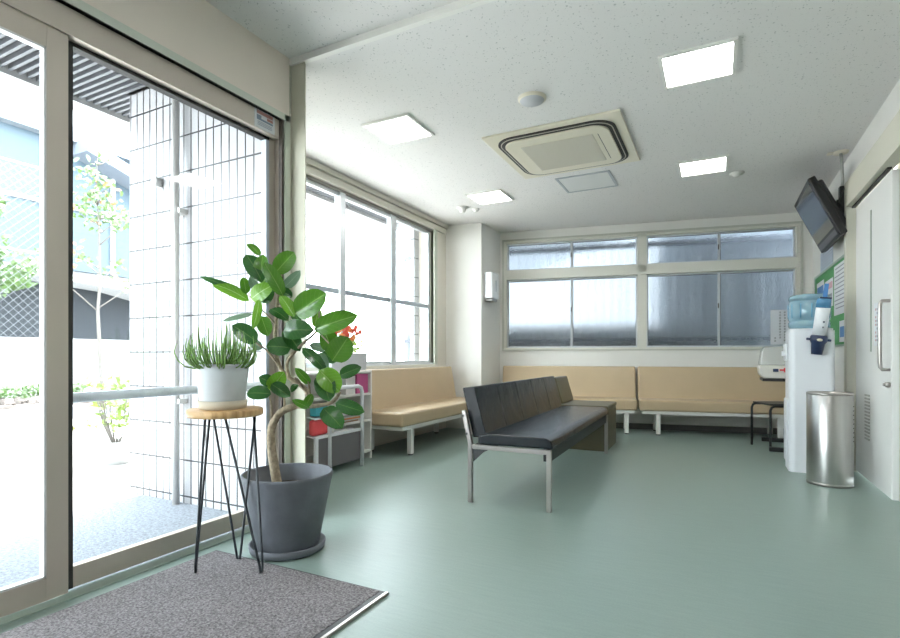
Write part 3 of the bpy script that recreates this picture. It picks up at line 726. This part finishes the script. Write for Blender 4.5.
# planter with red flowers on the shelf
fp = thing('flower_planter', 'pale grey box planter of red and orange flowers on the bay window sill', 'flower planter', (-2.90, 3.63, .775))
MB().prism([(-.065, 0), (.065, 0), (.08, .15), (-.08, .15)], -.24, .24, 'y', bev=.006).build('planter_box', mat('pale grey planter', (.58, .60, .62), .5), fp)
MB().box(-.070, .070, -.23, .23, .138, .152).build('soil', SOIL, fp)
fg = MB(); rf_ = random.Random(9)
for k in range(90):
    b_ = Vector((rf_.uniform(-.04, .04), rf_.uniform(-.2, .2), rf_.uniform(.15, .26)))
    dv = Vector((rf_.uniform(-1, 1), rf_.uniform(-1, 1), rf_.uniform(0, .9))).normalized()
    add_leaf(fg, b_, b_+dv*rf_.uniform(.04, .07), .028, Vector((.5, -.5, .8)), 0, nu=4, nv=5)
fg.build('foliage', YLEAF, fp)
fl_ = MB()
for k in range(44):
    c = Vector((rf_.uniform(-.03, .05), rf_.uniform(-.2, .2), rf_.uniform(.27, .39)))
    for j in range(5):
        a = 2*math.pi*j/5
        dv = Vector((.5*math.cos(a)+.3, math.cos(a)-.2, math.sin(a)))
        add_leaf(fl_, c, c+dv.normalized()*.027, .020, Vector((.7, -.7, .3)), 0 if k % 3 else 1, nu=4, nv=4)
fl_.build('blossoms', [mat('red petal', (.75, .12, .07), .5), mat('orange petal', (.85, .35, .12), .5)], fp)
stm = MB()
for k in range(14):
    y = -.18+k*.028; stm.tube([(0, y, .15), (.01, y+.01, .22), (.015, y+.02, .33)], .0022, 5)
stm.build('stems', YLEAF, fp)

# ------------------------------------------------------------------ right side: dispenser, bin, board, TV
wd = thing('water_dispenser', 'tall white water dispenser with a blue bottle on top', 'water dispenser', (.640, 4.97, 0))
MB().prism(rrect(.148, .15, .045), .0, 1.095, 'z').build('body', PLW, wd)
MB().prism(rrect(.140, .142, .045), 1.095, 1.112, 'z', bev=.004).build('top_cover', PLW, wd)
MB().box(-.160, -.146, -.10, .10, .06, .56, bev=.01, seg=3).build('front_panel', PLW, wd)
MB().box(-.165, -.146, -.09, .09, .86, 1.0, bev=.012, seg=3).build('tap_cover', PLW, wd)
for yy, cc in ((-.04, PLW), (.04, PLW)):
    MB().box(-.180, -.164, yy-.012, yy+.012, .90, .94, bev=.003).build('tap', cc, wd)
wb = thing('water_bottle', 'translucent blue water bottle upside down on the dispenser', 'water bottle', (.640, 4.97, 1.112))
WB = mat('blue polycarbonate', (.42, .68, .82), .10, trans=.6, coat=.3)
WBR = mat('deep blue rib', (.16, .42, .62), .12, trans=.3)
prof = [(0, 0), (.12, 0), (.138, .012), (.14, .05), (.134, .058), (.134, .066), (.14, .074), (.14, .205), (.132, .214), (.132, .222), (.14, .232), (.136, .256), (.12, .268), (0, .27)]
MB().lathe(prof, n=48).build('body', WB, wb)
for k in range(12):
    a = 2*math.pi*k/12; MB().tube([(.139*math.cos(a), .139*math.sin(a), .085), (.139*math.cos(a), .139*math.sin(a), .195)], .005, 6).build('rib', WBR, wb)
# cup dispenser clipped to the side facing the viewer, leaning slightly
cd = thing('cup_dispenser', 'tilted white and blue paper-cup tube hanging on the side of the water dispenser', 'cup dispenser', (.672, 4.765, 1.012), rot=(R(5), R(6), 0))
NVY = mat('dark navy plastic', (.02, .035, .09), .3)
MB().lathe([(0, -.10), (.036, -.10), (.044, -.02), (.055, .0), (.055, .035), (.048, .045), (0, .045)], n=28).build('holder', NVY, cd)
MB().box(-.078, .078, -.012, .012, .002, .020, bev=.004).build('bracket', NVY, cd)
MB().lathe([(.0, .046), (.045, .046), (.045, .25), (0, .25)], n=28).build('sleeve', PLW, cd)
MB().lathe([(0, .25), (.045, .25), (.046, .30), (.040, .318), (0, .318)], n=28).build('blue_cap', mat('sky blue plastic', (.10, .30, .52), .25, trans=.2), cd, label='sky blue upper tube')
MB().box(-.03, .045, -.012, .012, .318, .330, bev=.003).build('lid', NVY, cd)
MB().box(-.012, .016, -.008, .008, .33, .43, bev=.004).build('cup_stack', mat('blue cup', (.08, .24, .55), .4), cd)
MB().lathe([(0, 0), (.018, 0), (.018, .004), (0, .004)], n=16, M=Matrix.Translation((.0, -.052, .012)) @ Matrix.Rotation(R(90), 4, 'X') @ Matrix.Scale(.6, 4, (0, 1, 0))).build('badge', CREAMP, cd)
MB().box(.006, .014, -.0475, -.044, .10, .112).build('mark', NVY, cd); MB().box(.005, .016, -.0475, -.044, .14, .152).build('mark', NVY, cd)

tb = thing('waste_bin', 'brushed steel cylindrical waste bin in front of the water dispenser', 'waste bin', (.70, 4.50, 0))
MB().lathe([(0, .004), (.134, .004), (.136, .012), (.136, .63), (.132, .636), (.128, .63), (.128, .03), (0, .03)], n=64).build('body', BRUSHED, tb)
MB().lathe([(.124, .0), (.1375, .0), (.1375, .014), (.1375, .02), (.124, .02)], n=64).build('base_ring', CHROME, tb)
MB().lathe([(.131, .628), (.1375, .628), (.138, .640), (.134, .644), (.128, .640), (.128, .60)], n=64).build('rim', CHROME, tb)
for k in range(9):
    for a in (-22, -12):
        M_ = Matrix.Rotation(R(a), 4, 'Z') @ Matrix.Translation((.136, 0, .31+k*.03)); MB().box(-.001, .0015, -.008, .008, 0, .006, M=M_).build('vent_slot', SHADOWGAP, tb)

GREEN = mat('green notice board felt', (.10, .33, .13), .85, noise=.05, nscale=40)
nb = thing('notice_board', 'green wall notice board behind the water dispenser', 'notice board', (RX, 6.0, 0))
MB().box(-.018, -.002, -.80, .83, 1.0, 1.735).build('felt', GREEN, nb)
MB().box(-.024, -.002, -.82, .85, 1.725, 1.745).box(-.024, -.002, -.82, .85, .985, 1.0).box(-.024, -.002, -.82, -.80, .985, 1.745).box(-.024, -.002, .83, .85, .985, 1.745).build('frame', mat('grey green board frame', (.30, .40, .33), .4), nb)
WP = mat('white print paper', (.70, .72, .74), .7); INK = mat('grey print ink', (.30, .32, .36), .7)
BLU = mat('blue print', (.10, .26, .55), .6); PNK = mat('pink print', (.60, .36, .42), .6)
def sheet(y0, y1, z0, z1, lab, kind):
    s_ = MB().box(RX-.022, RX-.019, y0, y1, z0, z1)
    if kind == 'text':
        n_ = int((z1-z0)/.035)
        for k in range(1, n_): s_.box(RX-.0232, RX-.0218, y0+.02, y1-.02-.03*(k % 3), z1-k*.035, z1-k*.035+.009, m=1)
    if kind == 'blue': s_.box(RX-.0232, RX-.0218, y0+.02, y1-.03, z0+.04, z1-.05, m=2)
    if kind == 'pink':
        s_.box(RX-.0232, RX-.0218, y0+.02, y1-.02, z1-.09, z1-.03, m=3); s_.box(RX-.0232, RX-.0218, y0+.04, y1-.06, z0+.05, z1-.14, m=1)
    tag(s_.build('poster', [WP, INK, BLU, PNK]), lab, 'poster')
sheet(5.25, 5.78, 1.26, 1.70, 'large white printed sheet at the near end of the green notice board', 'text')
sheet(5.84, 6.22, 1.36, 1.62, 'pink and white leaflet in the middle of the green notice board', 'pink')
sheet(6.3, 6.70, 1.36, 1.66, 'white leaflet with a blue picture at the far end of the green notice board', 'blue')
sheet(5.32, 5.55, 1.02, 1.20, 'small white and blue leaflet low on the green notice board', 'blue')
s_ = MB().box(RX-.005, RX-.002, 5.95, 6.60, 1.765, 1.96)
for k in range(6): s_.box(RX-.0065, RX-.0045, 5.98, 6.57-.05*(k % 2), 1.785+k*.028, 1.792+k*.028, m=1)
tag(s_.build('poster', [mat('pale blue poster', (.55, .62, .72), .7), INK]), 'pale blue printed poster on the wall above the green notice board', 'poster')

tv = thing('television', 'black flat television hung tilted from the right wall near the ceiling', 'television', (.635, 5.02, 2.315), rot=(0, R(-24.6), 0))
W_, Hh = .84, .517
MB().box(0, .055, 0, W_, -Hh, 0, bev=.008).build('bezel', BLACKP, tv)
MB().box(.05, .10, .05, W_-.05, -Hh+.05, -.04, bev=.015).build('back_housing', BLACKP, tv)
MB().box(-.002, .004, .035, W_-.035, -Hh+.085, -.035).build('screen', mat('dark screen glass', (.012, .016, .024), .1, spec=.7, coat=.5), tv)
MB().box(-.004, .004, .035, W_-.035, -Hh+.02, -Hh+.065).build('speaker_strip', mat('silver grey strip', (.10, .10, .11), .4), tv)
ve = MB()
for k in range(9): ve.box(.10, .104, .08, W_-.08, -.10-k*.035, -.09-k*.035)
ve.build('vents', DGREY, tv)
br_ = thing('television_bracket', 'grey ceiling pole and black arm bracket that carry the tilted television', 'bracket', (.876, 5.16, H))
MB().lathe([(0, -.014), (.05, -.014), (.055, 0)], n=28).box(-.09, .05, -.03, .03, -.006, 0).build('ceiling_plate', CREAMP, br_)
MB().tube([(0, 0, -.01), (.006, 0, -.10), (.012, 0, -.22), (.008, 0, -.30)], .011, 10).build('pole', mat('galvanised pole', (.42, .42, .40), .4, .5), br_)
MB().box(-.012, .03, -.03, .03, -.62, -.28, bev=.004).box(-.03, .04, -.02, .02, -.42, -.385).box(-.005, .04, .10, .14, -.50, -.46).box(-.015, .05, -.03, .16, -.56, -.53).build('arm', BLACKP, br_)
MB().box(.045, .075, -.06, .20, -.64, -.24, bev=.003).build('wall_plate', DGREY, br_)
cb = MB().tube([(.03, -.03, -.26), (.05, -.03, -.36), (.0, -.02, -.45), (.045, .02, -.52), (.02, .03, -.60)], .006, 8).tube([(.02, -.04, -.30), (-.02, -.03, -.40), (.03, -.03, -.50)], .005, 8)
cb.build('cable', BLACKP, br_)

# small table with a white machine behind the dispenser
tt = thing('side_table', 'black side table with bar feet behind the water dispenser', 'table', (.60, 6.10, 0))
MB().box(-.215, .20, -.20, .20, .655, .68, bev=.004).build('table_top', BLACKP, tt)
MB().box(.13, .17, -.02, .03, .04, .655).build('column', BLACKP, tt)
MB().box(-.17, .18, -.345, -.29, 0, .04, bev=.004).build('foot', BLACKP, tt)
MB().box(-.19, .16, .31, .365, 0, .04, bev=.004).build('foot', BLACKP, tt)
MB().box(.13, .17, -.29, .31, .01, .04).build('base_bar', BLACKP, tt)
mc = thing('warming_case', 'cream countertop machine with a clear domed lid on the black side table', 'appliance', (.55, 6.10, .681))
MB().prism([(-.15, .0), (.15, 0), (.185, .035), (.195, .11), (.18, .13), (-.18, .13), (-.195, .11), (-.185, .035)], -.15, .15, 'y', bev=.012, seg=3).build('body', mat('warm white plastic', (.74, .72, .66), .35), mc)
MB().prism([(-.185, .131), (.185, .131), (.165, .27), (.14, .31), (-.14, .31), (-.165, .27)], -.145, .145, 'y', bev=.012, seg=3).build('lid', mat('milky clear lid', (.80, .80, .77), .15, trans=.45), mc)
MB().box(-.075, -.03, -.158, -.149, .065, .095, bev=.003).build('display', NVY, mc)
MB().box(-.02, .06, -.157, -.149, .076, .090).box(.015, .030, -.158, -.149, .062, .104).build('red_mark', mat('red print', (.7, .05, .06), .5), mc)

bs = thing('stool', 'low black tube-frame stool beside the black side table', 'stool', (.53, 6.04, 0), R(24))
MB().box(-.165, .165, -.165, .165, .425, .442, bev=.006).build('seat', BLACKP, bs)
for y in (-.17, .17):
    MB().tube([(-.17, y, 0), (-.17, y, .38), (-.158, y, .41), (-.13, y, .42), (.13, y, .42), (.158, y, .41), (.17, y, .38), (.17, y, 0)], .0115, 10).build('leg_frame', BLACKP, bs)

# soap / towel dispenser on the corner pillar
sd = thing('sanitizer_dispenser', 'white wall dispenser on the side of the corner pillar left of the back window', 'dispenser', (-2.578, 6.06, 1.58))
MB().box(.0, .115, -.115, .115, .03, .36, bev=.025, seg=4).build('cover', mat('gloss white plastic', (.84, .86, .87), .25), sd)
MB().box(.114, .118, -.012, .012, .12, .26).build('sight_window', mat('grey sight glass', (.45, .5, .52), .2), sd)
MB().box(0, .10, -.09, .09, .0, .028, bev=.006).build('drip_tray', mat('grey tray', (.36, .35, .34), .4), sd)
MB().box(0, .05, .12, .20, .30, .345, bev=.004).build('bracket', mat('pale bracket', (.6, .6, .58), .4), sd)

# ------------------------------------------------------------------ outdoors, left
struct('ground', MB().box(-40, -2.22, -25, 40, -.15, -.05).box(-3.2, -2.22, -25, 2.2, -.15, -.05), CONCR)
struct('path', MB().box(-3.45, -2.26, -3, 2.19, -.05, -.035), mat('outdoor mat asphalt', (.22, .24, .27), .95, noise=.3, nscale=60, bump=.5, bscale=100))
struct('road', MB().box(-10.6, -8.7, -20, 30, -.05, -.044), ASPH)
struct('wall_outside', MB().box(-3.606, -3.245, 2.20, 2.40, -.06, 2.73).box(-3.245, -2.26, 2.20, 2.216, -.06, 2.73), TILE)
struct('trim_outside', MB().box(-3.30, -3.241, 5.40, 5.75 , -.06, 2.69), TILE)
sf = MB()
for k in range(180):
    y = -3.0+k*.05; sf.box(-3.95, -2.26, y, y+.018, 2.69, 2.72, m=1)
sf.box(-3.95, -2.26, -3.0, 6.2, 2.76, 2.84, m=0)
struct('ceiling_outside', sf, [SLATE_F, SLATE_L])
struct('trim_14', MB().box(-4.10, -3.95, -3.0, 6.2, 2.66, 2.88), OUTW)
struct('wall_above_entrance', MB().box(-2.36, -2.26, -3.0, 2.19, 2.17, 2.9).box(-3.24, -3.2, 2.42, 5.9, 2.54, 2.9), OUTW)
dp = MB().tube([(-3.04, 2.145, -.05), (-3.04, 2.145, 2.69)], .022, 14)
dp.box(-3.08, -3.0, 2.14, 2.2, 1.8, 1.83).box(-3.08, -3.0, 2.14, 2.2, .6, .63)
tag(dp.build('downpipe', mat('pale grey pipe', (.55, .54, .52), .4, .3)), 'pale grey downpipe on the white tiled wall outside', 'pipe')
tag(MB().tube([(-3.27, 2.15, 2.04), (-3.27, 2.2, 2.04)], .03, 16).build('wall_fitting', mat('grey fitting body', (.35, .35, .34), .5)), 'small grey fitting high on the white tiled wall outside', 'wall fitting')  # small plain grey disc on the tiles

struct('wall_garden', MB().box(-12.25, -12.02, -6, 9.5, -.05, 1.26), OUTW)
bed = MB().box(-12.0, -11.2, -6, 9.5, -.05, .02)
rb_ = random.Random(2)
for k in range(500):
    c = Vector((rb_.uniform(-11.85, -11.3), rb_.uniform(-1, 9), .05)); r_ = rb_.uniform(.03, .07)
    bed.box(-r_, r_, -r_, r_, -r_, r_, M=Matrix.Translation(c) @ Matrix.Rotation(rb_.uniform(0, 3), 4, 'Z') @ Matrix.Rotation(rb_.uniform(0, 3), 4, 'X'))
o = bed.build('pebble_bed', mat('brown grey pebbles', (.12, .10, .09), .9, noise=.4, nscale=8), kind='stuff')
tag(o, 'bed of brown pebbles along the foot of the white garden wall', 'pebbles')
hd = MB()
for k in range(900):
    c = Vector((rb_.uniform(-11.85, -11.5), rb_.uniform(3, 6.2), rb_.uniform(.0, .30)))
    dv = Vector((rb_.uniform(-1, 1), rb_.uniform(-1, 1), rb_.uniform(-.2, 1))).normalized()
    add_leaf(hd, c, c+dv*.09, .05, Vector((1, -.5, .6)), 0, nu=2, nv=3)
o = hd.build('ground_cover', OUTLEAF, kind='stuff'); tag(o, 'low green ground cover at the foot of the garden wall', 'plants')

# chain-link fence on the garden wall
cf = thing('chain_link_fence', 'chain-link fence above the white garden wall seen through the left door', 'fence', (-12.1, 2.5, 1.26))
ms = MB(); hh = 3.4
for k in range(-22, 44):
    y0 = k*.16
    for sgn in (1, -1):
        ya, yb = y0, y0+sgn*hh
        za, zb = 0, hh
        lo, hi = -3.5, 3.6
        # clip to the panel
        t0, t1 = 0.0, 1.0
        dy = yb-ya
        if dy > 0: t0 = max(t0, (lo-ya)/dy); t1 = min(t1, (hi-ya)/dy)
        else: t0 = max(t0, (hi-ya)/dy); t1 = min(t1, (lo-ya)/dy)
        if t1-t0 > .02: ms.tube([(0, ya+dy*t0, hh*t0), (0, ya+dy*t1, hh*t1)], .004, 4)
ms.build('mesh', mat('galvanised wire', (.14, .15, .16), .5, .2), cf)
for y in (-3.5, -1.1, 1.3, 3.6): MB().tube([(0, y, 0), (0, y, hh+.05)], .03, 8).build('post', ALU, cf)
MB().tube([(0, -3.5, hh), (0, 3.6, hh)], .02, 8).tube([(0, -3.5, 1.7), (0, 3.6, 1.7)], .012, 8).build('rail', ALU, cf)

# neighbouring building
nbld = thing('building', 'white building with blue glass front across the road', 'building', (-18, 6, 0))
GLB = mat('blue facade glass', (.06, .085, .105), .4, spec=.2)
DKB = mat('dark ground floor', (.008, .012, .017), .8)
MB().box(-3, 0, -14, 14, 7.9, 14, bev=.05).box(-3, -.3, -14, 14, -.05, 7.9).build('walls', OUTW, nbld)
MB().box(-.3, .25, -14, 9, 7.55, 8.0).build('ledge', mat('grey ledge', (.15, .17, .19), .6), nbld)
MB().box(-.28, -.1, -14, 8.9, 3.6, 7.55).build('window_band', GLB, nbld)
for k in range(11): MB().box(-.12, 0, -13.6+k*2.0, -13.5+k*2.0, 3.6, 7.55).build('mullion', OUTW, nbld)
MB().box(-.12, .02, -14, 8.9, 5.5, 5.6).build('transom', OUTW, nbld)
MB().box(-.25, -.05, -14, 10, .0, 3.3).build('ground_floor', DKB, nbld)
MB().prism([(-14, 3.3), (0, 3.45), (4, 3.2), (8, 2.4), (8, 2.2), (4, 3.0), (0, 3.25), (-14, 3.1)], -.2, 1.2, 'x').build('canopy', OUTW, nbld)
MB().prism([(3.2, 7.6), (10.5, 5.2), (10.5, 4.9), (3.2, 7.2)], -.1, .8, 'x').build('sloping_roof', mat('grey roof', (.14, .16, .19), .6), nbld)

def tree(loc, lab, hgt, nleaf, seed, lsz, mats, spread=.8, z0=.35, r0=.045):
    t_ = thing('young_tree', lab, 'tree', loc); q = random.Random(seed); tk = MB(); fo = MB(); pts = []
    x = y = 0
    for k in range(9):
        pts.append(Vector((x, y, hgt*k/8))); x += q.uniform(-.04, .04); y += q.uniform(-.04, .04)
    tk.tube(pts, [r0*(1-.85*k/8) for k in range(9)], 8)
    ends = []
    for k in range(16):
        f_ = q.uniform(z0, .97); i = int(f_*8); p = pts[i].lerp(pts[min(i+1, 8)], f_*8-i); a = q.uniform(0, 6.28); ln = spread*(1.15-f_)*q.uniform(.7, 1.2)
        e = p+Vector((math.cos(a)*ln, math.sin(a)*ln, ln*q.uniform(.6, 1.1))); mid = (p+e)/2+Vector((0, 0, -.05*ln))
        tk.tube([p, mid, e], [.016, .011, .004], 5); ends += [(mid, e)]
    for k in range(nleaf):
        m_, e = q.choice(ends); c = m_.lerp(e, q.uniform(.2, 1.15))+Vector((q.gauss(0, .11), q.gauss(0, .11), q.gauss(0, .10)))
        dv = Vector((q.uniform(-1, 1), q.uniform(-1, 1), q.uniform(-.5, .9))).normalized()
        add_leaf(fo, c, c+dv*lsz*q.uniform(.7, 1.2), lsz*.45, Vector((1, -.4, .5)), 1 if q.random() < .10 else 0, nu=2, nv=4)
    tk.build('trunk', DKBARK, t_); fo.build('foliage', mats, t_)
tree((-10.95, 6.15, -.05), 'slender young tree outside seen through the second door pane', 4.9, 330, 4, .15, [OUTLEAF, REDLEAF], .9)
tree((-14.6, 5.4, -.05), 'green tree behind the chain-link fence at the far left', 4.6, 700, 8, .24, [OUTLEAF, OUTLEAF], 1.7, .3)
shb = thing('potted_shrub', 'small yellow-green shrub outside below the safety rail', 'shrub', (-4.75, 2.78, -.05))
q = random.Random(6); a1 = MB(); a2 = MB()
for k in range(14):
    a = q.uniform(0, 6.28); a1.tube([(0, 0, .1), (.1*math.cos(a), .1*math.sin(a), .35), (.16*math.cos(a), .16*math.sin(a), .62)], .005, 5)
for k in range(260):
    c = Vector((q.gauss(0, .10), q.gauss(0, .10), q.uniform(.3, .75))); dv = Vector((q.uniform(-1, 1), q.uniform(-1, 1), q.uniform(-.2, 1))).normalized()
    add_leaf(a2, c, c+dv*.06, .03, Vector((.6, -.6, .6)), 0, nu=2, nv=3)
a1.build('stems', DKBARK, shb); a2.build('foliage', YLEAFO, shb)
MB().lathe([(0, 0), (.11, 0), (.14, .2), (.13, .2), (.12, .15), (0, .15)], n=24).build('pot', OUTW, shb)

# ------------------------------------------------------------------ outdoors, behind the back window
cfn = MB(); N_ = 260
prev = None
for i in range(N_+1):
    s_ = -1.6+i*(6.4/N_); o_ = .62+.03*math.sin(s_*2*math.pi/.105)
    cur = (s_, o_)
    if prev:
        cfn.quad((prev[0], prev[1], -.05), (cur[0], cur[1], -.05), (cur[0], cur[1], 2.8), (prev[0], prev[1], 2.8))
        cfn.quad((prev[0], prev[1]+.004, -.05), (prev[0], prev[1]+.004, 2.8), (cur[0], cur[1]+.004, 2.8), (cur[0], cur[1]+.004, -.05))
    prev = cur
def poly_mat():
    m = mat('corrugated blue sheet', (.34, .36, .38), .5)
    N = m.node_tree.nodes; L = m.node_tree.links; p = N['Principled BSDF']
    tr_ = N.new('ShaderNodeBsdfTranslucent'); tr_.inputs[0].default_value = (.74, .77, .80, 1)
    mx = N.new('ShaderNodeMixShader'); mx.inputs[0].default_value = .5
    L.new(p.outputs[0], mx.inputs[1]); L.new(tr_.outputs[0], mx.inputs[2]); L.new(mx.outputs[0], N['Material Output'].inputs[0])
    return m
struct('wall_added_behind_fence', MB().box(-1.6, 4.8, .68, .80, -.05, 1.36), mat('dark shading wall', (.14, .15, .17), .8), loc=(S0[0], S0[1], 0), rot=(0, 0, AN))  # unseen low wall, added to darken the lower part of the fence
fn = thing('corrugated_fence', 'blue corrugated fence standing outside the frosted back window', 'fence', (S0[0], S0[1], 0), AN)
cfn.build('sheet', poly_mat(), fn)
MB().box(-1.6, 4.8, .55, .59, 2.35, 2.41).box(-1.6, 4.8, .57, .60, 1.1, 1.14).build('rail', mat('dark rail', (.10, .11, .13), .5), fn)
struct('ground_back', MB().box(-4, 6, .19, 6, -.15, -.05), CONCR, loc=(S0[0], S0[1], 0), rot=(0, 0, AN))
nb2 = thing('neighbour_house', 'blue-grey neighbouring house wall behind the right part of the back window', 'building', (S0[0], S0[1], 0), AN)
MB().box(1.9, 6.0, 1.0, 4, -.05, 5.2).build('walls', mat('blue grey siding', (.16, .18, .21), .7), nb2)
MB().box(1.75, 6.1, .85, 4.1, 5.2, 5.35).build('roof', SLATE_F, nb2)

# ------------------------------------------------------------------ light
wld = bpy.data.worlds.new('World'); SC.world = wld; wld.use_nodes = True
N = wld.node_tree.nodes; L = wld.node_tree.links
bg = N['Background']; bg.inputs[0].default_value = (.86, .94, 1, 1); bg.inputs[1].default_value = 5.6
sun = bpy.data.lights.new('sun', 'SUN'); sun.energy = 7; sun.angle = R(1.5); sun.color = (1, .97, .92)
so = bpy.data.objects.new('sun', sun); COL.objects.link(so)
so.rotation_euler = Vector((-.30, .55, 1)).to_track_quat('Z', 'Y').to_euler()
so.location = (-5, 5, 12)

cam = bpy.data.cameras.new('camera'); co = bpy.data.objects.new('camera', cam); COL.objects.link(co)
co.location = (0, 0, .9); co.rotation_euler = (R(90), 0, R(27.132))
cam.sensor_width = 36; cam.lens = 523/900*36; cam.shift_y = 37/900; cam.clip_start = .05; cam.clip_end = 200
SC.camera = co
SC.view_settings.view_transform = 'Standard'; SC.view_settings.look = 'None'
SC.view_settings.exposure = 1.75; SC.view_settings.gamma = 1; SC.view_settings.use_curve_mapping = False
